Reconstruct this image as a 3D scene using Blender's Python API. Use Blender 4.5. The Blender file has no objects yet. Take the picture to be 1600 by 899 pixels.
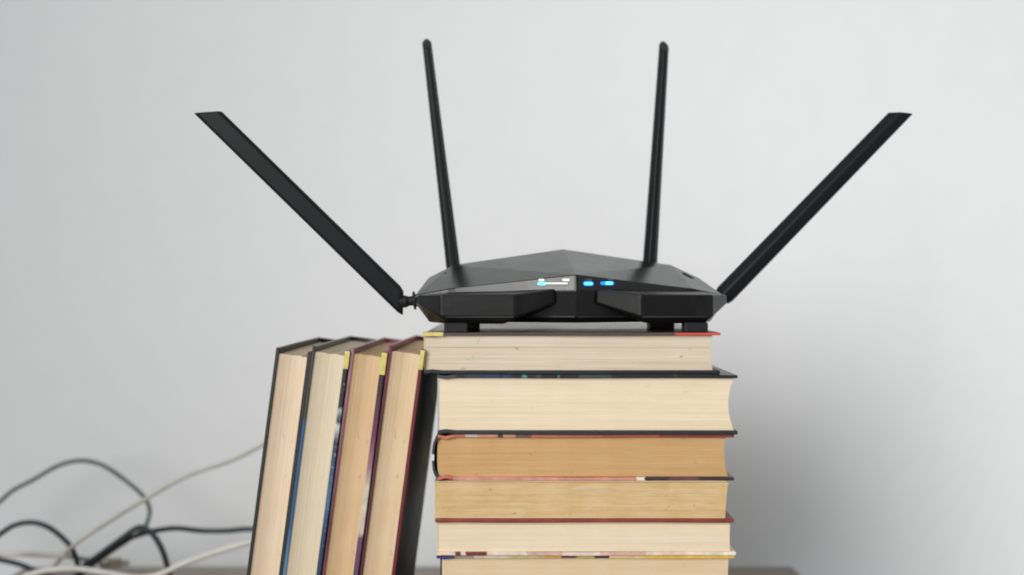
import bpy, bmesh, math, random
from mathutils import Vector, Matrix
random.seed(11)
S = bpy.context.scene
C = S.collection

# ------------------------------------------------------------------ camera
F = 2000.0            # focal length in photograph pixels (1600 wide)
CD = 0.65             # camera to the front of the book stack
ZC = 0.225            # camera height above the table top
cd = bpy.data.cameras.new('camera'); cam = bpy.data.objects.new('camera', cd); C.objects.link(cam)
cam.location = (0, -CD, ZC); cam.rotation_euler = (math.radians(90), 0, 0)
cd.sensor_width = 36; cd.lens = 36*F/1600; cd.clip_start = 0.01; cd.clip_end = 50
cd.dof.use_dof = True; cd.dof.focus_distance = 0.672; cd.dof.aperture_fstop = 4.8
S.camera = cam
S.cycles.filter_width = 1.9      # softness of the photograph

# ------------------------------------------------------------------ world and lamps
w = bpy.data.worlds.new('World'); S.world = w; w.use_nodes = True
bg = w.node_tree.nodes['Background']; bg.inputs[0].default_value = (0.97, 0.985, 1.0, 1); bg.inputs[1].default_value = 0.43
def area(name, loc, target, sx, sy, power, col, spread=180):
    l = bpy.data.lights.new(name, 'AREA'); l.shape = 'RECTANGLE'; l.size = sx; l.size_y = sy
    l.energy = power; l.color = col; l.spread = math.radians(spread)
    o = bpy.data.objects.new(name, l); C.objects.link(o); o.location = loc
    o.rotation_euler = (Vector(target)-Vector(loc)).to_track_quat('-Z', 'Y').to_euler()
    return o
area('window_light', (-0.92, -1.75, 0.82), (0.52, 0.415, 0.10), 1.0, 1.35, 5.9, (1.0, 0.99, 0.97), 52)
S.view_settings.view_transform = 'Standard'; S.view_settings.look = 'None'
S.view_settings.exposure = 0; S.view_settings.gamma = 1

# ------------------------------------------------------------------ helpers
def P(px, py, d):                     # a point d metres from the camera plane
    return Vector(((px-800)*d/F, d-CD, ZC-(py-449.5)*d/F))
K = CD/F                              # metres for a photograph pixel at the stack front
def lin(r, g, b, k=1.0):
    f = lambda c: ((c/255+0.055)/1.055)**2.4 if c/255 > 0.04045 else c/255/12.92
    return (f(r)*k, f(g)*k, f(b)*k, 1)
def nodes(name):
    m = bpy.data.materials.new(name); m.use_nodes = True
    nt = m.node_tree; return m, nt, nt.nodes['Principled BSDF']
def N(nt, t, **kw):
    n = nt.nodes.new(t)
    for k, v in kw.items():
        if k in n.inputs: n.inputs[k].default_value = v
        else: setattr(n, k, v)
    return n
def L(nt, a, b): nt.links.new(a, b)
def noise(nt, scale, detail=4, vec=(1,1,1), rough=0.55, loc=(0,0,0)):
    tc = N(nt, 'ShaderNodeTexCoord'); mp = N(nt, 'ShaderNodeMapping')
    mp.inputs['Scale'].default_value = vec; mp.inputs['Location'].default_value = loc
    L(nt, tc.outputs['Object'], mp.inputs['Vector'])
    n = N(nt, 'ShaderNodeTexNoise', Scale=scale, Detail=detail, Roughness=rough)
    L(nt, mp.outputs[0], n.inputs['Vector']); return n.outputs['Fac']
def ramp(nt, fac, stops, interp='LINEAR'):
    r = N(nt, 'ShaderNodeValToRGB'); cr = r.color_ramp; cr.interpolation = interp
    while len(cr.elements) < len(stops): cr.elements.new(0.5)
    for e, (p, c) in zip(cr.elements, stops): e.position = p; e.color = c
    L(nt, fac, r.inputs[0]); return r.outputs[0]
def mix(nt, a, b, fac, mode='MIX'):
    m = N(nt, 'ShaderNodeMix'); m.data_type = 'RGBA'; m.blend_type = mode
    for sock, v in ((m.inputs[6], a), (m.inputs[7], b), (m.inputs[0], fac)):
        if isinstance(v, bpy.types.NodeSocket): L(nt, v, sock)
        else: sock.default_value = v
    return m.outputs[2]
def bump(nt, bs, h, strength, dist):
    b = N(nt, 'ShaderNodeBump', Strength=strength, Distance=dist); L(nt, h, b.inputs['Height']); L(nt, b.outputs[0], bs.inputs['Normal'])

def mat_plain(name, col, rough, var=0.25, scale=60, bmp=0.0, bscale=900, spec=0.5, rvar=0.1):
    m, nt, bs = nodes(name)
    a = noise(nt, scale, 5)
    dark = tuple(c*(1-var) for c in col[:3])+(1,); lite = tuple(min(1, c*(1+var)) for c in col[:3])+(1,)
    L(nt, ramp(nt, a, [(0.3, dark), (0.7, lite)]), bs.inputs['Base Color'])
    rr = N(nt, 'ShaderNodeMapRange'); rr.inputs[3].default_value = rough-rvar; rr.inputs[4].default_value = rough+rvar
    L(nt, noise(nt, scale*2.3, 4, loc=(3,1,7)), rr.inputs[0]); L(nt, rr.outputs[0], bs.inputs['Roughness'])
    bs.inputs['Specular IOR Level'].default_value = spec
    if bmp: bump(nt, bs, noise(nt, bscale, 3), bmp, 0.0004)
    return m
def mat_print(name, axis, x0, x1, stops, rough=0.35, sharp=True, speck=0.0):
    """printed jacket: colour bands along one axis of the book, with scuffs"""
    m, nt, bs = nodes(name)
    tc = N(nt, 'ShaderNodeTexCoord'); sp = N(nt, 'ShaderNodeSeparateXYZ'); L(nt, tc.outputs['Object'], sp.inputs[0])
    jit = N(nt, 'ShaderNodeMath', operation='MULTIPLY_ADD'); L(nt, noise(nt, 420, 3), jit.inputs[0])
    jit.inputs[1].default_value = 0.004; L(nt, sp.outputs[axis], jit.inputs[2])
    mr = N(nt, 'ShaderNodeMapRange'); mr.inputs[1].default_value = x0+0.002; mr.inputs[2].default_value = x1+0.002
    L(nt, jit.outputs[0], mr.inputs[0])
    col = ramp(nt, mr.outputs[0], stops, 'CONSTANT' if sharp else 'LINEAR')
    if speck:
        f = ramp(nt, noise(nt, 500, 2, loc=(5, 2, 1)), [(0.62, (0,0,0,1)), (0.68, (speck,)*3+(1,))])
        col = mix(nt, col, (0.6, 0.62, 0.6, 1), f)
    scuff = ramp(nt, noise(nt, 160, 6), [(0.35, (0.75, 0.75, 0.75, 1)), (0.7, (1.12, 1.1, 1.08, 1))])
    L(nt, mix(nt, col, scuff, 1.0, 'MULTIPLY'), bs.inputs['Base Color'])
    bs.inputs['Roughness'].default_value = rough
    return m
def mat_pages(name, col, tax, aged=0.3, spots=0.3, lines=0.25, streak=0.06):
    """cut paper edges: fine leaf lines across the thickness axis, yellowing and foxing"""
    m, nt, bs = nodes(name)
    v = [14, 14, 14]; v[tax] = 2400
    fine = noise(nt, 1.0, 2, tuple(v), 0.6)
    v2 = [6, 6, 6]; v2[tax] = 420
    med = noise(nt, 1.0, 3, tuple(v2), 0.6, (2, 5, 1))
    c = col[:3]
    dark = (c[0]*(1-lines), c[1]*(1-lines*1.12), c[2]*(1-lines*1.3), 1)
    base = ramp(nt, fine, [(0.30, dark), (0.56, c+(1,))])
    mm = ramp(nt, med, [(0.34, (0.935, 0.92, 0.90, 1)), (0.6, (1.02, 1.02, 1.02, 1))])
    base = mix(nt, base, mm, 0.8, 'MULTIPLY')
    blot = ramp(nt, noise(nt, 55, 5, loc=(9, 3, 4)), [(0.40, (1, 1, 1, 1)), (0.72, (0.90, 0.82, 0.68, 1))])
    base = mix(nt, base, blot, aged, 'MULTIPLY')
    v3 = [75, 75, 75]; v3[tax] = 420
    st = ramp(nt, noise(nt, 1.0, 4, tuple(v3), 0.65, (7, 2, 6)), [(0.44, (1, 1, 1, 1)), (0.66, (0.80, 0.70, 0.52, 1))])
    base = mix(nt, base, st, streak, 'MULTIPLY')
    vs = [150, 150, 150]; vs[tax] = 330
    sp = ramp(nt, noise(nt, 1.0, 3, tuple(vs), 0.6, (1, 8, 3)), [(0.665, (0, 0, 0, 1)), (0.74, (spots,)*3+(1,))])
    base = mix(nt, base, (0.30*c[0], 0.22*c[1], 0.14*c[2], 1), sp)
    L(nt, base, bs.inputs['Base Color'])
    bs.inputs['Roughness'].default_value = 0.85; bs.inputs['Specular IOR Level'].default_value = 0.2
    bump(nt, bs, fine, 0.35, 0.0002)
    return m

def obj(name, verts, faces, mat, parent=None, smooth=False, bev=0, seg=2, ang=30):
    me = bpy.data.meshes.new(name); me.from_pydata([tuple(v) for v in verts], [], faces); me.update()
    bm = bmesh.new(); bm.from_mesh(me); bmesh.ops.recalc_face_normals(bm, faces=bm.faces); bm.to_mesh(me); bm.free()
    me.materials.append(mat)
    if smooth:
        for p in me.polygons: p.use_smooth = True
    o = bpy.data.objects.new(name, me); C.objects.link(o); o.parent = parent
    if bev:
        b = o.modifiers.new('bevel', 'BEVEL'); b.width = bev; b.segments = seg; b.limit_method = 'ANGLE'; b.angle_limit = math.radians(ang)
    return o
def box(a, b):
    (x0, y0, z0), (x1, y1, z1) = a, b
    v = [(x0,y0,z0),(x1,y0,z0),(x1,y1,z0),(x0,y1,z0),(x0,y0,z1),(x1,y0,z1),(x1,y1,z1),(x0,y1,z1)]
    f = [(0,3,2,1),(4,5,6,7),(0,1,5,4),(1,2,6,5),(2,3,7,6),(3,0,4,7)]
    return v, f
def thing(name, label, cat, loc=(0,0,0), rot=(0,0,0), group=None):
    o = bpy.data.objects.new(name, None); o.empty_display_size = 0.02; C.objects.link(o); o.location = loc; o.rotation_euler = rot
    return tag(o, label, cat, group)
def tag(o, label, cat, group=None):
    o['label'] = label; o['category'] = cat
    if group: o['group'] = group
    return o

# ------------------------------------------------------------------ the setting
m, nt, bs = nodes('wall_paint')
a = ramp(nt, noise(nt, 2.2, 4), [(0.3, (0.778, 0.795, 0.803, 1)), (0.7, (0.800, 0.815, 0.822, 1))])
b_ = ramp(nt, noise(nt, 38, 5, loc=(4,4,1)), [(0.3, (0.985, 0.985, 0.985, 1)), (0.7, (1.005, 1.005, 1.005, 1))])
L(nt, mix(nt, a, b_, 1.0, 'MULTIPLY'), bs.inputs['Base Color']); bs.inputs['Roughness'].default_value = 0.75
bs.inputs['Specular IOR Level'].default_value = 0.25
hb = N(nt, 'ShaderNodeMath', operation='MULTIPLY_ADD'); L(nt, noise(nt, 26, 3), hb.inputs[0]); hb.inputs[1].default_value = 1.2; L(nt, noise(nt, 420, 3), hb.inputs[2])
bump(nt, bs, hb.outputs[0], 0.16, 0.0005)
WALLY = 0.415
v, f = box((-2.2, WALLY, -0.75), (2.2, WALLY+0.1, 1.9))
wall = obj('wall', v, f, m); wall['kind'] = 'structure'

m, nt, bs = nodes('table_laminate')
g = noise(nt, 1.0, 6, (3, 60, 60), 0.65)
col = ramp(nt, g, [(0.28, lin(112, 100, 91)), (0.5, lin(138, 127, 117)), (0.72, lin(158, 147, 137))])
L(nt, col, bs.inputs['Base Color']); bs.inputs['Roughness'].default_value = 0.45
bump(nt, bs, g, 0.15, 0.0005)
TB = 1.034-CD                              # back edge of the table top
t = thing('table', 'brown-grey wooden table top under the books', 'table', (0, 0, 0))
v, f = box((-0.392, -0.22, -0.028), (0.2265, TB-0.0012, 0)); obj('tabletop', v, f, m, t, bev=0.002)
v, f = box((-0.391, TB-0.001, -0.0275), (0.2255, TB, -0.0008)); obj('edge_band', v, f, mat_plain('edge_band', lin(108, 97, 90), 0.5), t)

# ------------------------------------------------------------------ books
def make_book(t, mapf, W, Lb, T, tb0, tb1, mats, xp0, over, inset, conc, spine_bulge, tax, groove=0.0007, gaps=(), topW=None, pagevar=0.00007, slant=0.0, spine_parts=None):
    """t: the book's empty; canonical axes x spine->fore edge, y head->tail, z back->front board"""
    M = lambda pts: [mapf(*p) for p in pts]
    # --- boards
    def board(name, z0, z1, sgn, mat, W=W):
        nx = 18; xs = [0.0005+(W-0.0005)*(i/nx)**1.25 for i in range(nx+1)]
        vs, fs = [], []
        for x in xs:
            d = -sgn*groove*math.exp(-((x-0.0055)/0.0024)**2)
            d += 0.00012*math.sin(x*61+z0*900)
            for (y, z) in ((0, z0), (0, z1), (Lb, z1), (Lb, z0)): vs.append((x, y, z+d))
        for i in range(nx):
            a, b = 4*i, 4*i+4
            for k in range(4): fs.append((a+k, a+(k+1)%4, b+(k+1)%4, b+k))
        fs.append((0,1,2,3)); n = 4*nx; fs.append((n,n+3,n+2,n+1))
        return obj(name, M(vs), fs, mat, t, bev=min(0.0004, (z1-z0)*0.3))
    boards = []
    boards.append(board('cover', 0, tb0, -1, mats['bottom']))
    if tb1 > 0: boards.append(board('cover', T-tb1, T, 1, mats['top'], topW or W))
    # --- page block, leaf by leaf
    zp0, zp1 = tb0+0.0001, T-tb1-0.0001
    H = zp1-zp0; n = max(16, int(H/0.00042)); rs = random.Random(int(W*1e6)+int(T*1e7))
    segs = 10; vs, fs = [], []; wob = 0
    for i in range(n):
        wob = 0.8*wob+rs.uniform(-1, 1)*pagevar
        din = wob+rs.uniform(-1, 1)*pagevar*0.6
        fo = rs.uniform(-1, 1)*pagevar
        tl = rs.uniform(-1, 1)*pagevar
        zf = (i+0.5)/n
        if any(abs(zf-g) < 0.6/n for g in gaps): din += 0.00035
        for zz in (zp0+H*i/n, zp0+H*(i+1)/n-0.00002):
            u = (zz-zp0)/H*2-1
            fx = W-over-conc*(1-u*u)+fo+slant*u
            sx = xp0-(0.45*max(0, spine_bulge+xp0-0.0013)*math.sqrt(max(0, 1-abs(u)**2.6)) if spine_bulge > 0 else 0)
            for k in range(segs+1):
                s = k/segs
                x = sx+(fx-sx)*s
                vs.append((x, inset+din+tl*(s-0.5)+0.0001*math.sin(s*9+i*0.35), zz))
            vs.append((fx, Lb-inset, zz)); vs.append((sx, Lb-inset, zz))
    R = segs+3
    for i in range(2*n-1):
        a, b = i*R, (i+1)*R
        for k in range(R): fs.append((a+k, a+(k+1)%R, b+(k+1)%R, b+k))
    fs.append(tuple(range(R))); fs.append(tuple(range((2*n-1)*R, 2*n*R))[::-1])
    obj('page_block', M(vs), fs, mats['pages'], t)
    # --- spine
    if spine_bulge > 0:
        ns = 14; th = 0.0011
        pts = []
        for i in range(ns+1):
            u = i/ns*2-1; x = 0.0016-(spine_bulge+0.0016)*math.sqrt(max(0, 1-abs(u)**2.6))
            pts.append((x, T*0.5+u*(T*0.5-0.0004)))
        def strip(name, i0, i1, mat, y0=0.0004, y1=None):
            y1 = y1 or Lb-0.0004; vv, ff = [], []
            for i in range(i0, i1+1):
                x, z = pts[i]; xi = x+th; zi = T/2+(z-T/2)*(1-2*th/T)
                for y in (y0, y1): vv += [(x, y, z), (xi, y, zi)]
            for i in range(i1-i0):
                a, b = 4*i, 4*i+4
                ff += [(a, b, b+2, a+2), (a+1, a+3, b+3, b+1), (a, a+1, b+1, b), (a+2, b+2, b+3, a+3)]
            ff.append((0, 2, 3, 1)); e = 4*(i1-i0); ff.append((e, e+1, e+3, e+2))
            return obj(name, M(vv), ff, mat, t, smooth=False)
        for (i0, i1, mt) in (spine_parts or [(0, ns, mats['spine'])]): strip('spine', i0, i1, mt)
    if spine_bulge <= 0:
        v, f = box((xp0-0.0009, inset+0.0002, tb0*0.9), (xp0-0.0001, Lb-inset, T-tb1*0.9))
        obj('spine', M(v), f, mats['spine'], t)
    return boards

GROUP = 'books in the flat stack'
def stack_book(pl, pr, py0, py1, label, mats, t0, t1, pl2, pr2, depth=0.0, yaw=0.0, Lb=0.205, conc=0.0, bulge=0.0, inset=0.0022, **kw):
    """pl..pr cover edges, py0..py1 top and bottom, t0/t1 lower/upper board in photograph pixels at the stack front"""
    x0 = (pl-800)*K; W = (pr-pl)*K; T = (py1-py0)*K
    zb = ZC-(py1-449.5)*K
    t = thing('book', label, 'book', ((x0+W/2), depth, zb), (0, 0, math.radians(yaw)), GROUP)
    mp = lambda x, y, z: (x-W/2, y, z)
    b = make_book(t, mp, W, Lb, T, t0*K, t1*K, mats, (pl2-pl)*K, (pr-pr2)*K, inset, conc, bulge, 2, **kw)
    return t, b, W, T

def pm(name, rgb, tax=2, **kw): return mat_pages(name, (lin(*rgb, 0.89)[:2]+(lin(*rgb, 0.95)[2],))+(1,), tax, **kw)
black = mat_plain('black_cloth_cover', lin(17, 19, 21), 0.5, 0.3, 120, 0.3)
cream = mat_plain('cream_paper_cover', lin(206, 186, 148), 0.7, 0.1, 90)
# A: the book under the router
darkbrown = mat_plain('dark_brown_cover', lin(80, 68, 64), 0.3, 0.25, 40)
tA, bA, WA, TA = stack_book(660, 1127, 520.5, 586, 'thin book with dark brown cover directly under the router, topmost of the stack',
    dict(top=darkbrown, bottom=black, pages=pm('pages_grey_cream', (224, 211, 186), spots=0.55, lines=0.2), spine=cream),
    6, 4.6, 664, 1116, 0.003, 0.35, conc=0.0009, bulge=0.0, gaps=(0.66,))
yellow = mat_plain('yellow_label', lin(206, 190, 112), 0.6, 0.15, 200)
red = mat_plain('red_cover_edge', lin(200, 70, 58), 0.4, 0.15, 200)
def rel(px, pl, pr): return (px-(pl+pr)/2)*K
v, f = box((rel(660, 660, 1127)-0.0002, -0.0003, TA-4.6*K-0.0002), (rel(692, 660, 1127), 0.011, TA+0.00015)); obj('sticker', v, f, yellow, tA, bev=0.0001)
v, f = box((rel(1056, 660, 1127), -0.0003, TA-4.0*K), (rel(1127, 660, 1127)+0.0002, 0.0005, TA-0.0001)); s_ = obj('edge_strip', v, f, red, tA, bev=0.0001)
s_['label'] = 'red printed strip along the cover edge'
# B
blk = lin(24, 28, 36); nav = lin(34, 58, 92); tea = lin(60, 132, 140); gry = lin(62, 66, 72)
topB = mat_print('navy_printed_jacket', 0, -0.076, 0.076, [(0, gry), (0.06, blk), (0.09, lin(40, 52, 74)), (0.16, nav), (0.205, blk), (0.215, nav), (0.25, blk), (0.285, tea), (0.295, blk), (0.33, gry), (0.345, blk), (0.40, tea), (0.41, blk), (0.47, gry), (0.50, lin(46, 70, 68)), (0.58, blk), (0.79, gry), (0.80, blk)])
white_j = mat_plain('pale_grey_jacket', lin(206, 206, 212), 0.5, 0.08, 90)
palej = mat_plain('grey_jacket', lin(168, 168, 170), 0.55, 0.12, 90)
tealdark = mat_plain('dark_teal_jacket', lin(24, 52, 58), 0.4, 0.3, 200)
charcoal = mat_plain('charcoal_jacket', lin(44, 44, 48), 0.4, 0.3, 200)
stack_book(682, 1152, 586, 679, 'thick black-covered book with pale pages and hollow curved fore edge, second from the top',
    dict(top=topB, bottom=mat_plain('blue_black_cover', lin(28, 34, 40), 0.45, 0.3, 90), pages=pm('pages_pale_cream', (236, 220, 186), aged=0.2, spots=0.12, lines=0.06), spine=palej),
    6, 5, 686, 1147, -0.001, -0.3, conc=0.0028, bulge=0.0)
# C
org = lin(186, 110, 86); sal = lin(200, 140, 118); dkr = lin(120, 60, 52)
topC = mat_print('orange_printed_jacket', 0, -0.075, 0.075, [(0, org), (0.09, lin(190, 176, 172)), (0.13, sal), (0.20, lin(70, 58, 58)), (0.22, sal), (0.26, lin(110, 82, 76)), (0.32, org), (0.40, lin(180, 100, 84)), (0.55, lin(176, 84, 70)), (0.75, lin(140, 66, 58))])
botC = mat_print('pink_to_dark_jacket', 0, -0.075, 0.075, [(0, lin(190, 104, 90)), (0.05, lin(204, 144, 130)), (0.40, lin(200, 140, 122)), (0.67, lin(232, 220, 210)), (0.70, lin(60, 48, 48)), (0.78, lin(98, 66, 66)), (0.88, lin(54, 46, 48))])
stack_book(682, 1148, 679, 752, 'book with darkest tan pages and orange printed jacket, third from the top',
    dict(top=topC, bottom=botC, pages=pm('pages_tan', (210, 172, 120), aged=0.55, spots=0.3, lines=0.14, streak=0.16)),
    5.5, 5.5, 686, 1137, 0.001, 0.25, conc=0.0011, bulge=0.0024, slant=-0.0006, groove=0.0013, spine_parts=[(0, 6, charcoal), (6, 8, white_j), (8, 14, charcoal)])
# D
brick = mat_plain('brick_red_cover', lin(124, 50, 44), 0.5, 0.22, 150, 0.2)
tD, _, _, _ = stack_book(678, 1147, 752, 817, 'book with stained yellowish pages above a brick-red lower cover, fourth from the top',
    dict(top=cream, bottom=brick, spine=cream, pages=pm('pages_stained_yellow', (222, 195, 146), aged=0.8, spots=0.75, lines=0.16, streak=0.42)),
    6, 1.2, 681, 1136, 0.0, -0.2, conc=0.0002, bulge=0.0, slant=0.0008, groove=0.0002, inset=0.0012, topW=(1136-678)*K)
zq = (817-764.5)*K
leaf = [(rel(890, 678, 1147), 0.0009, zq-0.0004), (rel(958, 678, 1147), 0.0012, zq-0.0002), (rel(950, 678, 1147), 0.0004, zq+0.0005), (rel(902, 678, 1147), 0.0002, zq+0.0006)]
lf = obj('torn_leaf', leaf+[(x, y+0.004, z) for x, y, z in leaf], [(0,1,2,3),(7,6,5,4),(0,4,5,1),(1,5,6,2),(2,6,7,3),(3,7,4,0)], mat_plain('white_leaf', lin(228, 220, 200), 0.7, 0.05, 90), tD)
lf['label'] = 'pale torn leaf edge sticking out of the pages'
# E
botE = mat_print('pale_pink_jacket', 0, -0.076, 0.076, [(0, lin(226, 206, 178)), (0.065, lin(116, 42, 42)), (0.085, lin(220, 196, 190)), (0.095, lin(116, 42, 42)), (0.165, lin(226, 206, 196)), (0.3, lin(204, 168, 160)), (0.42, lin(230, 210, 196)), (0.55, lin(210, 172, 160)), (0.7, lin(228, 208, 194)), (0.9, lin(232, 222, 206))])
stack_book(680, 1150, 817, 868, 'book with clean pale pages on a pink-white lower cover, fifth from the top',
    dict(top=cream, bottom=botE, spine=cream, pages=pm('pages_clean_cream', (236, 220, 188), aged=0.25, spots=0.12, lines=0.06)),
    5.5, 1.0, 685, 1141, -0.001, 0.2, conc=0.0002, bulge=0.0, groove=0.0002, inset=0.0014, topW=(1140-680)*K)
# F
topF = mat_print('blue_to_gold_jacket', 0, -0.076, 0.076, [(0, lin(58, 58, 124)), (0.06, lin(160, 152, 140)), (0.13, lin(212, 204, 180)), (0.24, lin(206, 196, 132)), (0.36, lin(212, 170, 80)), (0.42, lin(92, 60, 48)), (0.47, lin(200, 172, 96)), (0.53, lin(60, 44, 40)), (0.58, lin(222, 204, 140)), (0.70, lin(226, 184, 80))])
stack_book(680, 1148, 868, 950, 'book with blue and gold upper cover edge, cut off by the bottom of the photo',
    dict(top=topF, bottom=black, pages=pm('pages_warm_cream', (226, 203, 166), aged=0.3, spots=0.1, lines=0.09), spine=charcoal),
    6, 5.5, 690, 1140, 0.001, -0.25, conc=0.0004, bulge=0.0)
# two more below the frame that carry the stack
tzG = 1041
stack_book(684, 1146, 950, tzG, 'green-covered book below the blue and gold one, out of view',
    dict(top=mat_plain('green_cover', lin(52, 74, 64), 0.5), bottom=mat_plain('green_cover_lower', lin(52, 74, 64), 0.5), pages=pm('pages_lower_cream', (226, 208, 172)), spine=charcoal),
    6, 6, 690, 1138, 0.0, 0.3, conc=0.0012, bulge=0.002)
stack_book(680, 1150, tzG, 449.5+ZC/K, 'grey-covered book on the table at the very bottom of the stack, out of view',
    dict(top=mat_plain('grey_cover', lin(84, 84, 90), 0.5), bottom=mat_plain('grey_cover_lower', lin(84, 84, 90), 0.5), pages=pm('pages_bottom_cream', (228, 212, 178)), spine=charcoal),
    6, 6, 688, 1142, 0.0, 0.0, conc=0.0016, bulge=0.002)

# ---- leaning books: fore edge towards the camera, head up
LEAN = math.radians(7.45)
def lean_book(pl, top_py, T_px, label, mats, t0, t1, W=0.141, yaw=0, conc=0.002, inset=0.003, tagc=None, depth=0.0, cover_over=2.5):
    # top-left front corner at (pl, top_py); boards stand on the table on their right lower corner
    T = T_px*K
    xl = (pl-800)*K; zl = ZC-(top_py-449.5)*K
    Lb = (zl-T*math.sin(LEAN))/math.cos(LEAN)
    bx = xl+T*math.cos(LEAN)-Lb*math.sin(LEAN)
    t = thing('book', label, 'book', (bx, depth, 0.0), (0, LEAN, math.radians(yaw)), 'books leaning against the stack')
    mp = lambda x, y, z: (z-T, W-x, Lb-y)
    b = make_book(t, mp, W, Lb, T, t0*K, t1*K, mats, 0.003, cover_over*K, inset, conc, 0.0028, 0, groove=0.0006)
    if tagc:
        # paper label folded over the front edge of the right-hand board
        x0, y0, z0 = mp(W+0.00025, 0.0004, T-t1*K-0.0001); x1, y1, z1 = mp(W-0.009, tagc*K, T+0.00012)
        v, f = box((min(x0, x1), min(y0, y1), min(z0, z1)), (max(x0, x1), max(y0, y1), max(z0, z1)))
        s = obj('sticker', v, f, mats['sticker'], t, bev=0.0001); s['label'] = 'yellow paper label on the cover edge'
    return t, Lb, T
# dimensions along the leaning books run over z = 0 (table) .. 0.195
Lh = 0.197
ylabel = mat_plain('worn_yellow_label', lin(196, 184, 104), 0.6, 0.22, 260)
headbrown = mat_plain('black_jacket', lin(20, 22, 21), 0.45, 0.3, 90)
lean_book(430, 543.5, 57.6, 'leaning book with plain black covers, leftmost of the leaning row',
    dict(bottom=headbrown, top=black, spine=headbrown, pages=pm('pages_lean_cream', (230, 210, 178), 0, aged=0.3, spots=0.2, lines=0.08)),
    5.5, 7, yaw=0.0, depth=0.002)
dkg = lin(54, 52, 48); blu = lin(38, 84, 128); lbl = lin(84, 126, 164)
left2 = mat_print('grey_over_blue_jacket', 2, 0, Lh, [(0, lin(30, 40, 56)), (0.10, lin(150, 190, 220)), (0.12, lin(30, 48, 70)), (0.16, lin(60, 90, 126)), (0.20, lbl), (0.40, lbl), (0.55, blu), (0.79, blu), (0.80, dkg), (1.0, dkg)], sharp=False)
right2 = mat_print('black_and_blue_jacket', 2, 0, Lh, [(0, lin(190, 205, 216)), (0.30, lin(190, 205, 216)), (0.34, lin(28, 50, 72)), (0.52, lin(38, 66, 96)), (0.60, lin(68, 106, 140)), (0.68, lin(50, 80, 112)), (0.75, lin(36, 50, 62)), (0.79, lin(196, 206, 208)), (0.805, lin(30, 40, 48)), (0.83, lin(150, 168, 176)), (0.84, lin(24, 26, 30)), (1.0, lin(24, 26, 30))], sharp=False, speck=0.3)
lean_book(488, 540.5, 59.5, 'leaning book with black and blue jacket and a yellow label, second from the left',
    dict(bottom=left2, top=right2, spine=left2, sticker=ylabel, pages=pm('pages_lean_grey', (222, 208, 177), 0, aged=0.15, spots=0.08, lines=0.06)),
    5, 7, yaw=-0.5, tagc=29, depth=0.0)
pinkm = mat_print('mauve_jacket', 2, 0, Lh, [(0, lin(110, 60, 66)), (0.25, lin(128, 76, 80)), (0.5, lin(98, 44, 56)), (0.62, lin(118, 66, 78)), (0.8, lin(138, 86, 102)), (1.0, lin(160, 112, 128))], sharp=False)
plum = mat_print('plum_and_white_jacket', 2, 0, Lh, [(0, lin(70, 36, 70)), (0.36, lin(84, 58, 90)), (0.50, lin(98, 68, 98)), (0.515, lin(196, 186, 172)), (0.63, lin(200, 190, 176)), (0.68, lin(140, 106, 122)), (0.76, lin(104, 52, 84)), (0.88, lin(52, 28, 36)), (1.0, lin(44, 26, 32))], sharp=False)
lean_book(548.5, 543.5, 57, 'leaning book with mauve and plum jacket, between the blue-jacketed and the dark red one',
    dict(bottom=pinkm, top=plum, spine=pinkm, sticker=ylabel, pages=pm('pages_lean_tan', (216, 186, 144), 0, aged=0.45, spots=0.25, lines=0.08)),
    5, 8, yaw=-0.9, tagc=36, depth=0.001)
crim = mat_print('dark_red_jacket', 2, 0, Lh, [(0, lin(70, 30, 38)), (0.5, lin(86, 32, 44)), (0.8, lin(80, 28, 40)), (1.0, lin(124, 40, 68))], sharp=False)
# outer jacket of the last book: dark glossy photograph-like print
m, nt, bs = nodes('dark_glossy_jacket')
cc = ramp(nt, noise(nt, 26, 4, (1, 1, 0.7)), [(0.36, lin(14, 11, 11)), (0.5, lin(50, 42, 38)), (0.66, lin(78, 69, 63))])
tc = N(nt, 'ShaderNodeTexCoord'); sp = N(nt, 'ShaderNodeSeparateXYZ'); L(nt, tc.outputs['Object'], sp.inputs[0])
edge = N(nt, 'ShaderNodeMath', operation='LESS_THAN'); L(nt, sp.outputs[1], edge.inputs[0]); edge.inputs[1].default_value = 0.0008
L(nt, mix(nt, cc, lin(98, 30, 42), edge.outputs[0]), bs.inputs['Base Color'])
bs.inputs['Roughness'].default_value = 0.42; bs.inputs['Specular IOR Level'].default_value = 0.35
lean_book(607, 539.5, 57, 'leaning book with dark red edges and dark glossy outer cover touching the stack',
    dict(bottom=crim, top=m, spine=crim, sticker=ylabel, pages=pm('pages_lean_beige', (222, 198, 160), 0, aged=0.45, spots=0.35, lines=0.09)),  # pages in their own beige
    5.5, 6, yaw=-1.2, tagc=32, depth=0.002)

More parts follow.
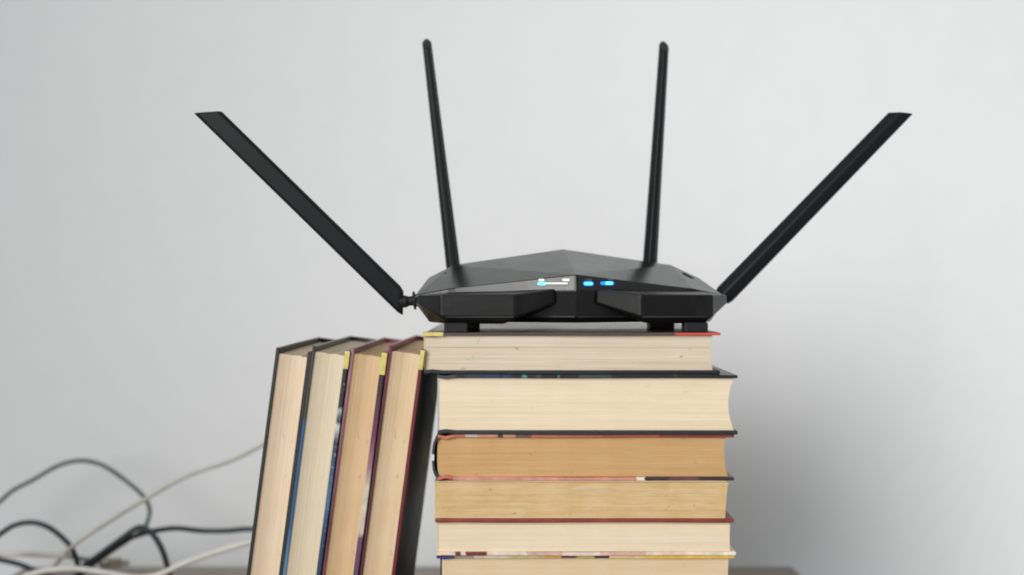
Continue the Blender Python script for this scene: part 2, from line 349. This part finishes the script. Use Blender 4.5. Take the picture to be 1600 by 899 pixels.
# ------------------------------------------------------------------ router
def plastic(name, rgb, rough, bmp=0.25, spec=0.5, dust=False):
    m, nt, bs = nodes(name)
    pc_ = ramp(nt, noise(nt, 45, 5), [(0.3, lin(*rgb, 0.8)), (0.7, lin(*rgb, 1.2))])
    if dust:
        pc_ = mix(nt, pc_, (0.22, 0.21, 0.20, 1), ramp(nt, noise(nt, 1300, 1, loc=(3, 9, 2)), [(0.75, (0, 0, 0, 1)), (0.84, (0.4, 0.4, 0.4, 1))]))
        pc_ = mix(nt, pc_, (0.10, 0.10, 0.10, 1), ramp(nt, noise(nt, 30, 6, rough=0.7, loc=(1, 4, 2)), [(0.5, (0, 0, 0, 1)), (0.8, (0.12, 0.12, 0.12, 1))]))
    L(nt, pc_, bs.inputs['Base Color'])
    rr = N(nt, 'ShaderNodeMapRange'); rr.inputs[3].default_value = rough-0.06; rr.inputs[4].default_value = rough+0.08
    L(nt, noise(nt, 70, 5, loc=(2, 2, 5)), rr.inputs[0]); L(nt, rr.outputs[0], bs.inputs['Roughness'])
    bs.inputs['Specular IOR Level'].default_value = spec
    if bmp: bump(nt, bs, noise(nt, 1700, 2), bmp, 0.00012)
    return m
shell = plastic('black_router_plastic', (15, 15, 15), 0.24, 0.2, 0.36, True)
wingm = plastic('black_wing_plastic', (15, 15, 15), 0.34, 0.25, 0.24, True)
gloss = plastic('black_glossy_strip', (18, 18, 19), 0.35, 0.0, 0.62)
rubber = plastic('black_rubber', (26, 26, 27), 0.55, 0.2, 0.3)
antm = plastic('black_antenna_plastic', (13, 16, 18), 0.40, 0.2, 0.2)
zr = ZC-(520.5-449.5)*K                 # top of the uppermost book
ROFF = ZC-zr                            # camera level above that, router heights below are given from camera level
YAW = math.radians(3.0)
rt = thing('router', 'black angular wireless router with four antennas and blue lights on top of the book stack', 'router', (0.0336, 0.0, zr), (0, 0, YAW))
def mm(x, y, z): return (x/1000, y/1000, z/1000+ROFF)
def mirror_mesh(pts, faces):
    """pts for the +x half in mm; faces on names; builds both halves"""
    names = list(pts); idx = {}; vs = []
    for n_ in names:
        x, y, z = pts[n_]; idx[(n_, 1)] = len(vs); vs.append(mm(x, y, z))
        if x == 0: idx[(n_, -1)] = idx[(n_, 1)]
        else: idx[(n_, -1)] = len(vs); vs.append(mm(-x, y, z))
    fs = []
    for f_ in faces:
        for s in (1, -1): fs.append(tuple(idx[(n_, s)] for n_ in (f_ if s == 1 else f_[::-1])))
    return vs, fs
pts = dict(N0=(0,8.9,6.6), N1=(0,7.5,-1.6), N2=(0,10,-15.4), N3=(0,15,-18.4), P=(0,84,22.0), Q=(0,88,-18.4), R=(0,88,16.0),
           A1=(62.5,84,13.0), A2=(77,75,5.4), A3=(83.5,42,-4.0), A4=(83.5,42,-7.6), B=(76,40,-18.4),
           V1=(66,36.0,-0.7), V2=(66,35.7,-2.6), V3=(66,38.2,-15.4), V4=(64,42,-18.4),
           R1=(62,88,8.0), Q1=(62,88,-18.4), R2=(77.5,79,0.5), Q2=(74,78,-18.4))
faces = [('N0','V1','A1'), ('N0','A1','P'), ('V1','A3','A2','A1'), ('N0','N1','V2','V1'), ('N1','N2','V3','V2'), ('N2','N3','V4','V3'),
         ('V1','V2','A4','A3'), ('V2','V3','V4','B','A4'), ('P','A1','R1','R'), ('A1','A2','R2','R1'), ('A2','A3','A4','R2'), ('A4','B','Q2','R2'),
         ('R','R1','Q1','Q'), ('R1','R2','Q2','Q1'), ('N3','Q','Q1','Q2','B','V4')]
vs, fs = mirror_mesh(pts, faces)
obj('body', vs, fs, shell, rt, bev=0.0005, seg=2, ang=12)
# glossy indicator strips let into the two prow faces
def strip_frame(s):
    n0, n1, v1, v2 = [Vector(mm(*(pts[k][0]*s, pts[k][1], pts[k][2]))) for k in ('N0', 'N1', 'V1', 'V2')]
    u = (v1-n0).normalized(); nn = u.cross(n1-n0).normalized()
    if nn.y > 0: nn = -nn
    return n0, n1, v1, v2, u, nn
for s in (-1, 1):
    n0, n1, v1, v2, u, nn = strip_frame(s)
    q = [n0+(v1-n0)*0.012+(n1-n0)*0.04, n0+(v1-n0)*0.94+(n1-n0)*0.02, n1+(v2-n1)*0.94, n1+(v2-n1)*0.012-(n1-n0)*0.02]
    vs = [p+nn*0.00035 for p in q]+[p-nn*0.0006 for p in q]
    obj('indicator_strip', vs, [(0,1,2,3),(7,6,5,4),(0,4,5,1),(1,5,6,2),(2,6,7,3),(3,7,4,0)], gloss, rt, bev=0.00012)
# side wings
wp = dict(W1=(70,5,-3.6), E=(81.8,25,-3.9), Eb=(81.8,25,-8.6), W2=(32,0,-3.6), W3=(10.4,11.2,-0.7), V=(12,22,0), V1=(66,42,-1.0), A3=(83.9,43,-4.2), A4=(83.9,43,-8.0),
          W1b=(70,5.2,-15.2), W2b=(32,0.2,-15.2), W3b=(10.4,11.4,-8.2), Vb=(12,24,-12), U1=(66,9,-18.6), U2=(38,5,-18.6), B=(76,40,-18.6), U3=(38,40,-18.6))
def wing(s):
    T_ = lambda k: mm(wp[k][0]*s, wp[k][1], wp[k][2])
    keys = list(wp); vs = [T_(k) for k in keys]
    I = lambda *k: tuple(keys.index(q) for q in k)
    fs = [I('W1','E','A3','V1','V','W3','W2'), I('W1','W2','W2b','W1b'), I('W2','W3','W3b','W2b'), I('W1','W1b','Eb','E'), I('E','Eb','A4','A3'), I('W1b','W2b','U2','U1'),
          I('W1b','U1','B','A4','Eb'), I('W2b','W3b','Vb','U3','U2'), I('U1','U2','U3','B'), I('W3','V','Vb','W3b'), I('V','V1','A3','A4','B','U3','Vb')]
    return obj('wing', vs, fs, wingm, rt, bev=0.0011, seg=2, ang=20)
for s in (-1, 1): wing(s)
# lighter bars added as the highlight on the lower front edges, and dark vent slots in the shoulders
edge_glint = plastic('edge_glint_plastic', (46, 46, 46), 0.34, 0.2, 0.5)
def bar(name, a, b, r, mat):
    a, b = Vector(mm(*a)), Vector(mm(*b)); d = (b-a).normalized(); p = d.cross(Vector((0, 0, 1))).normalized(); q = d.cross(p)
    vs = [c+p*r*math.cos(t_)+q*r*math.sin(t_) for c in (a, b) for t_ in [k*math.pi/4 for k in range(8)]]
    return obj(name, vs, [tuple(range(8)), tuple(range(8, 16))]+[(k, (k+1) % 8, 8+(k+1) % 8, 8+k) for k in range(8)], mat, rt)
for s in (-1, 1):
    bar('edge_glint', (67*s, 5.4, -15.0), (33*s, 0.7, -15.0), 0.00045, edge_glint)
    bar('edge_glint', (0.6*s, 10.0, -15.2), (30*s, 22.7, -15.2), 0.00045, edge_glint)
vent = plastic('vent_black', (5, 5, 5), 0.8, 0, 0.1)
def on_top(x, y, s, names):
    a, b, c = [Vector((pts[k][0]*s, pts[k][1], pts[k][2])) for k in names]; n_ = (b-a).cross(c-a)
    return a.z-((x*s-a.x)*n_.x+(y-a.y)*n_.y)/n_.z
for s in (-1, 1):
    q = [(x*s, y, on_top(x, y, s, ('V1', 'A2', 'A1'))) for (x, y) in ((66.5, 71), (70.5, 66), (72.5, 67.5), (68.5, 72.5))]
    vs = [mm(x, y, z+0.35) for (x, y, z) in q]+[mm(x, y, z-1.5) for (x, y, z) in q]
    obj('vent', vs, [(0,1,2,3),(7,6,5,4),(0,4,5,1),(1,5,6,2),(2,6,7,3),(3,7,4,0)], vent, rt)
# feet
for (x0, x1, y0, y1) in ((-68, -56, 6.5, 17), (56, 68, 6.5, 17), (-62, -48, 70, 82), (48, 62, 70, 82)):
    v, f = box(mm(x0, y0, -ROFF*1000), mm(x1, y1, -18.0)); obj('foot', v, f, rubber, rt, bev=0.0006)
# indicator lights and prints, placed on the strips
Mr = Matrix.Translation(rt.location) @ Matrix.Rotation(YAW, 4, 'Z')
def on_strip(px, py, s):
    n0, n1, v1, v2, u, nn = strip_frame(s)
    o = Mr.inverted() @ cam.location; d = (Mr.inverted() @ P(px, py, 0.67))-o
    k = (n0-o).dot(nn)/d.dot(nn); p = o+d*k
    up = u.cross(nn); up = up if up.z > 0 else -up
    uu = u if u.x > 0 else -u
    return p+nn*0.00037, uu, up, nn
def pill(name, px0, px1, py, hpx, s, mat, hgt=0.0002, slope=0.0):
    a, u, up, nn = on_strip(px0, py, s); b, *_ = on_strip(px1, py+slope, s)
    ax = (b-a).normalized(); up = (up-ax*up.dot(ax)).normalized()
    h = hpx*K*1.02/2; n_ = 7; ring = []
    for c, base in ((a+ax*h, math.pi/2), (b-ax*h, -math.pi/2)):
        for i in range(n_):
            an = base+math.pi*i/(n_-1); ring.append(c+ax*h*math.cos(an)+up*h*math.sin(an))
    k = len(ring); vs = ring+[p+nn*hgt for p in ring]
    fs = [tuple(range(k)), tuple(range(k, 2*k))]+[(i, (i+1) % k, k+(i+1) % k, k+i) for i in range(k)]
    return obj(name, vs, fs, mat, rt)
def emit(name, col, st):
    m, nt, bs = nodes(name); bs.inputs['Base Color'].default_value = col
    bs.inputs['Emission Color'].default_value = col; bs.inputs['Emission Strength'].default_value = st; return m
led = emit('blue_led', (0.08, 0.52, 1.0, 1), 2.0)
led_halo = emit('deep_blue_halo', (0.01, 0.22, 1.0, 1), 0.9)
white_p = mat_plain('white_print', lin(236, 236, 234), 0.5, 0.04, 200)
grey_p = mat_plain('grey_print', lin(120, 122, 122), 0.5, 0.1, 200)
slot = plastic('slot_grey', (60, 62, 62), 0.4, 0)
pill('indicator_slot', 840.5, 889.5, 443.2, 5.6, -1, slot, 0.00006)
pill('indicator_line', 852, 887.5, 443.2, 2.6, -1, white_p, 0.00015)
pill('indicator_light', 840.5, 853.5, 443.6, 4.6, -1, led, 0.0003)
pill('printed_mark', 841.8, 851, 438.0, 3.8, -1, white_p, 0.00008)
pill('printed_mark', 878.8, 890.5, 437.8, 3.8, -1, white_p, 0.00008)
pill('light_halo', 910.5, 927, 443.6, 6.6, 1, led_halo, 0.00005).name = 'indicator_halo'  # halo of each right-hand light added as a wider glowing pill
pill('indicator_halo', 937.5, 959, 443.0, 5.6, 1, led_halo, 0.00005)
pill('indicator_light', 912.5, 925.0, 443.6, 4.6, 1, led, 0.0003)
pill('indicator_light', 944.8, 956.6, 443.0, 5.0, 1, led, 0.0003)
def text(s_, px0, px1, py, s):
    a, u, up, nn = on_strip(px0, py, s); b, *_ = on_strip(px1, py, s)
    fc = bpy.data.curves.new('label_text', 'FONT'); fc.body = s_; fc.size = 1
    fo = bpy.data.objects.new('label_text', fc); C.objects.link(fo)
    bpy.context.view_layer.update()
    me = bpy.data.meshes.new_from_object(fo); bpy.data.objects.remove(fo)
    xs = [v.co.x for v in me.vertices]; w0 = max(xs)-min(xs); sc = (b-a).length/w0
    ax = (b-a).normalized(); up = (up-ax*up.dot(ax)).normalized()
    for v in me.vertices: v.co = a+ax*(v.co.x-min(xs))*sc+up*v.co.y*sc+nn*0.00005
    me.materials.clear(); me.materials.append(grey_p)
    o = bpy.data.objects.new('printed_mark', me); C.objects.link(o); o.parent = rt
text('LINE', 914, 924, 439.6, 1)
text('WIFI', 949.5, 957.5, 438.6, 1)

# antennas: flat six-sided blades with a slanted tip, on a swivel
def antenna(base, tip, wdir, w0, w1, t0, t1, slantv, hinge, hdir, fl=0.16, bskew=0.0):
    """base, tip in router mm; wdir: direction of the broad side; slantv: tip skew along the blade in mm"""
    b = Vector(base); e = Vector(tip); ax = (e-b).normalized(); wd = Vector(wdir); wd = (wd-ax*wd.dot(ax)).normalized(); td = ax.cross(wd)
    def ring(c, w_, t_, skew=0.0):
        out = []
        for (p, q) in ((0.5, 0.20), (fl, 0.5), (-fl, 0.5), (-0.5, 0.20), (-0.5, -0.20), (-fl, -0.5), (fl, -0.5), (0.5, -0.20)):
            out.append(c+wd*(p*w_)+td*(q*t_)+ax*(skew*p))
        return out
    Lg = (e-b).length; vs = []
    st = [(0.0, 0.86), (0.022, 1.0), (0.10, 1.0), (0.5, 1.0), (1.0, 1.0)]
    for k, (s, q) in enumerate(st):
        c = b+ax*Lg*s; vs += ring(c, (w0+(w1-w0)*s)*q, (t0+(t1-t0)*min(1, s*1.1))*q, slantv if k == len(st)-1 else (bskew if k < 2 else 0))
    fs = []
    for i in range(len(st)-1):
        for k in range(8): fs.append((i*8+k, i*8+(k+1) % 8, i*8+8+(k+1) % 8, i*8+8+k))
    fs.append(tuple(range(8))); fs.append(tuple(range((len(st)-1)*8, len(st)*8)))
    o = obj('antenna', [mm(*v_) for v_ in vs], fs, antm, rt, bev=0.0005, seg=2, ang=15)
    # swivel: knuckle barrel, neck and collar
    hb = Vector(hinge); hd = Vector(hdir).normalized(); a = hd.orthogonal().normalized(); c2 = hd.cross(a)
    prof = [(0, 0.01), (0, 3.4), (2.2, 3.4), (2.4, 5.0), (3.6, 5.0), (3.8, 2.7), (6.0, 2.6), (7.5, 3.3), (11, 3.3), (11, 0.01)]
    vs, fs = [], []; n_ = 16
    for (h, r) in prof:
        for k in range(n_):
            an = 2*math.pi*k/n_; vs.append(mm(*(hb+hd*h+a*r*math.cos(an)+c2*r*math.sin(an))))
    for i in range(len(prof)-1):
        for k in range(n_): fs.append((i*n_+k, i*n_+(k+1) % n_, (i+1)*n_+(k+1) % n_, (i+1)*n_+k))
    h_ = obj('swivel', vs, fs, rubber, o, bev=0.0002)
    return o
def loc(px, py, d):                      # photograph pixel at a distance -> router mm
    p = Mr.inverted() @ P(px, py, d); return Vector((p.x*1000, p.y*1000, (p.z-ROFF)*1000))
bl, tl = loc(630, 474, 0.700), loc(325, 176, 0.695)
antenna(bl, tl, (1, 0, 1), 11.3, 11.2, 7.2, 5.2, -9.8, loc(656, 469, 0.700), (-1, 0, -0.10), 0.37, 9.0)
br, tr = loc(1127, 466, 0.742), loc(1407, 177.5, 0.745)
antenna(br, tr, (-1, 0.45, 1), 11.6, 10.6, 7.4, 5.4, -8.6, loc(1090, 468, 0.738), (1, 0, -0.05), 0.06, 0.0)
bi, ti = loc(712, 450, 0.757), loc(667, 68, 0.770)
antenna(bi, ti, (0, 1, 0), 11.3, 10.8, 8.6, 5.6, 9.0, loc(712, 452, 0.742), (0, 1, 0))
bj, tj = loc(1013, 450, 0.757), loc(1037.5, 72, 0.770)
antenna(bj, tj, (0, 1, 0), 11.3, 10.8, 8.6, 5.6, 9.0, loc(1013, 452, 0.742), (0, 1, 0))

# ------------------------------------------------------------------ cables behind the leaning books
def spline(pts, n=9):
    pts = [pts[0]*2-pts[1]]+pts+[pts[-1]*2-pts[-2]]; out = []
    for i in range(1, len(pts)-2):
        p0, p1, p2, p3 = pts[i-1:i+3]
        for k in range(n):
            t_ = k/n; out.append(0.5*((2*p1)+(p2-p0)*t_+(2*p0-5*p1+4*p2-p3)*t_*t_+(3*p1-p0-3*p2+p3)*t_**3))
    out.append(pts[-2]); return out
def tube(name, pts, r, mat, label=None, n=10, parent=None):
    ps = spline(pts); vs, fs = [], []; up = Vector((0.1, 1, 0.05))
    for i, p in enumerate(ps):
        tg = (ps[min(i+1, len(ps)-1)]-ps[max(i-1, 0)]).normalized(); a = (up-tg*up.dot(tg)).normalized(); b = tg.cross(a); up = a
        for k in range(n):
            an = 2*math.pi*k/n; vs.append(p+a*r*math.cos(an)+b*r*math.sin(an))
    for i in range(len(ps)-1):
        for k in range(n): fs.append((i*n+k, i*n+(k+1) % n, (i+1)*n+(k+1) % n, (i+1)*n+k))
    fs.append(tuple(range(n))); fs.append(tuple(range((len(ps)-1)*n, len(ps)*n)))
    o = obj(name, vs, fs, mat, parent, smooth=True)
    if label: tag(o, label, 'cable', 'cables behind the books')
    return o
def Z(zx, zy, d): return P(zx/3.8095, 680+zy/3.8095, d)       # from the enlarged lower left corner
def onT(px, d, r): p = P(px, 450, d); p.z = r; return p
dark = mat_plain('dark_cable_sheath', lin(34, 45, 47), 0.45, 0.2, 80)
greyc = mat_plain('grey_cable_sheath', lin(86, 93, 93), 0.5, 0.15, 80)
whitec = mat_plain('white_cable_sheath', lin(214, 210, 204), 0.5, 0.08, 80)
palec = mat_plain('pale_grey_cable_sheath', lin(186, 184, 176), 0.5, 0.08, 80)
beige = mat_plain('beige_plug', lin(150, 138, 118), 0.5, 0.15, 80)
tube('cable', [Z(-260, 560, 0.99), Z(-120, 490, 0.99), Z(0, 395, 1.0), Z(80, 328, 1.0), Z(200, 265, 1.005), Z(330, 190, 1.005), Z(430, 158, 1.005), Z(520, 155, 1.005), Z(620, 185, 1.0), Z(740, 265, 1.0), Z(850, 360, 0.995), Z(888, 430, 0.985), Z(886, 490, 0.975), Z(850, 565, 0.965), Z(740, 640, 0.96), Z(600, 735, 0.965), Z(480, 830, 0.98), onT(115, 0.99, 0.0017)], 0.0017, greyc,
     'grey cable arching highest against the wall at the left edge')
tube('cable', [Z(-240, 760, 0.96), Z(-100, 660, 0.955), Z(0, 590, 0.95), Z(80, 540, 0.95), Z(180, 520, 0.95), Z(280, 545, 0.95), Z(370, 610, 0.95), Z(430, 680, 0.95), Z(462, 770, 0.955), Z(475, 850, 0.965), onT(128, 0.975, 0.002)], 0.0020, dark,
     'black cable in a low arch at the left edge of the photo')
tube('cable', [onT(70, 1.00, 0.0018), Z(330, 770, 0.985), Z(440, 655, 0.93), Z(640, 520, 0.93), Z(860, 385, 0.94), Z(1100, 250, 0.94), Z(1380, 150, 0.93), Z(1550, 65, 0.92), P(520, 637, 0.90), P(640, 574, 0.885), P(720, 520, 0.875), P(800, 487, 0.85), P(850, 480, 0.80), P(868, 478, 0.745)], 0.0016, palec,
     'pale grey cable rising in a straight diagonal behind the leaning books')
pc = tube('cable', [Z(-260, 720, 0.93), Z(-120, 700, 0.93), Z(0, 706, 0.93), Z(120, 707, 0.93), Z(250, 712, 0.94), Z(400, 722, 0.95), Z(520, 740, 0.965), Z(640, 762, 0.985)], 0.0021, whitec,
     'white cable running level to a beige plug at the left edge')
c0 = Z(670, 763, 0.987)
v, f = box(c0-Vector((0.009, 0.004, 0.0035)), c0+Vector((0.006, 0.004, 0.0035))); pl = obj('plug', v, f, beige, pc, bev=0.0008)
v, f = box(c0+Vector((0.0061, -0.003, -0.002)), c0+Vector((0.012, 0.003, 0.002))); obj('contact', v, f, mat_plain('plug_metal', lin(160, 155, 145), 0.35), pl, bev=0.0003)
tube('cable', [Z(-260, 680, 0.97), Z(-120, 705, 0.97), Z(0, 742, 0.97), Z(100, 765, 0.97), Z(215, 808, 0.97), Z(320, 850, 0.97), onT(110, 0.975, 0.0018)], 0.0020, dark,
     'black cable sloping down to the table in the lower left corner')
tube('cable', [onT(20, 0.92, 0.0019), Z(130, 856, 0.905), Z(200, 825, 0.90), Z(300, 803, 0.90), Z(450, 796, 0.90), Z(600, 815, 0.90), Z(720, 836, 0.90), Z(830, 850, 0.90), Z(940, 834, 0.90), Z(1100, 762, 0.90), Z(1300, 692, 0.90), Z(1480, 640, 0.90), P(460, 832, 0.90), P(530, 850, 0.91), P(590, 900, 0.92), onT(620, 0.94, 0.0022)], 0.0021, whitec,
     'thick white cable curving low beside the leaning books')
tube('cable', [onT(112, 0.97, 0.0021), Z(470, 830, 0.965), Z(500, 780, 0.96), Z(600, 708, 0.955), Z(720, 620, 0.95), Z(800, 562, 0.95), Z(850, 552, 0.95), Z(915, 598, 0.95), Z(968, 690, 0.95), Z(1000, 790, 0.955), Z(1015, 850, 0.96), onT(272, 0.97, 0.0021)], 0.0022, dark,
     'black cable bent in a sharp hump beside the white cable')
tube('cable', [onT(118, 0.985, 0.0021), Z(500, 815, 0.972), Z(540, 770, 0.965), Z(640, 698, 0.96), Z(740, 628, 0.958), Z(860, 585, 0.96), Z(930, 568, 0.965), Z(1050, 555, 0.97), Z(1200, 570, 0.975), Z(1350, 570, 0.975), Z(1500, 560, 0.97), P(460, 832, 0.97), P(540, 860, 0.97), P(590, 895, 0.97), onT(620, 0.975, 0.002)], 0.0020, dark,
     'black cable running level into the back of the leaning books')
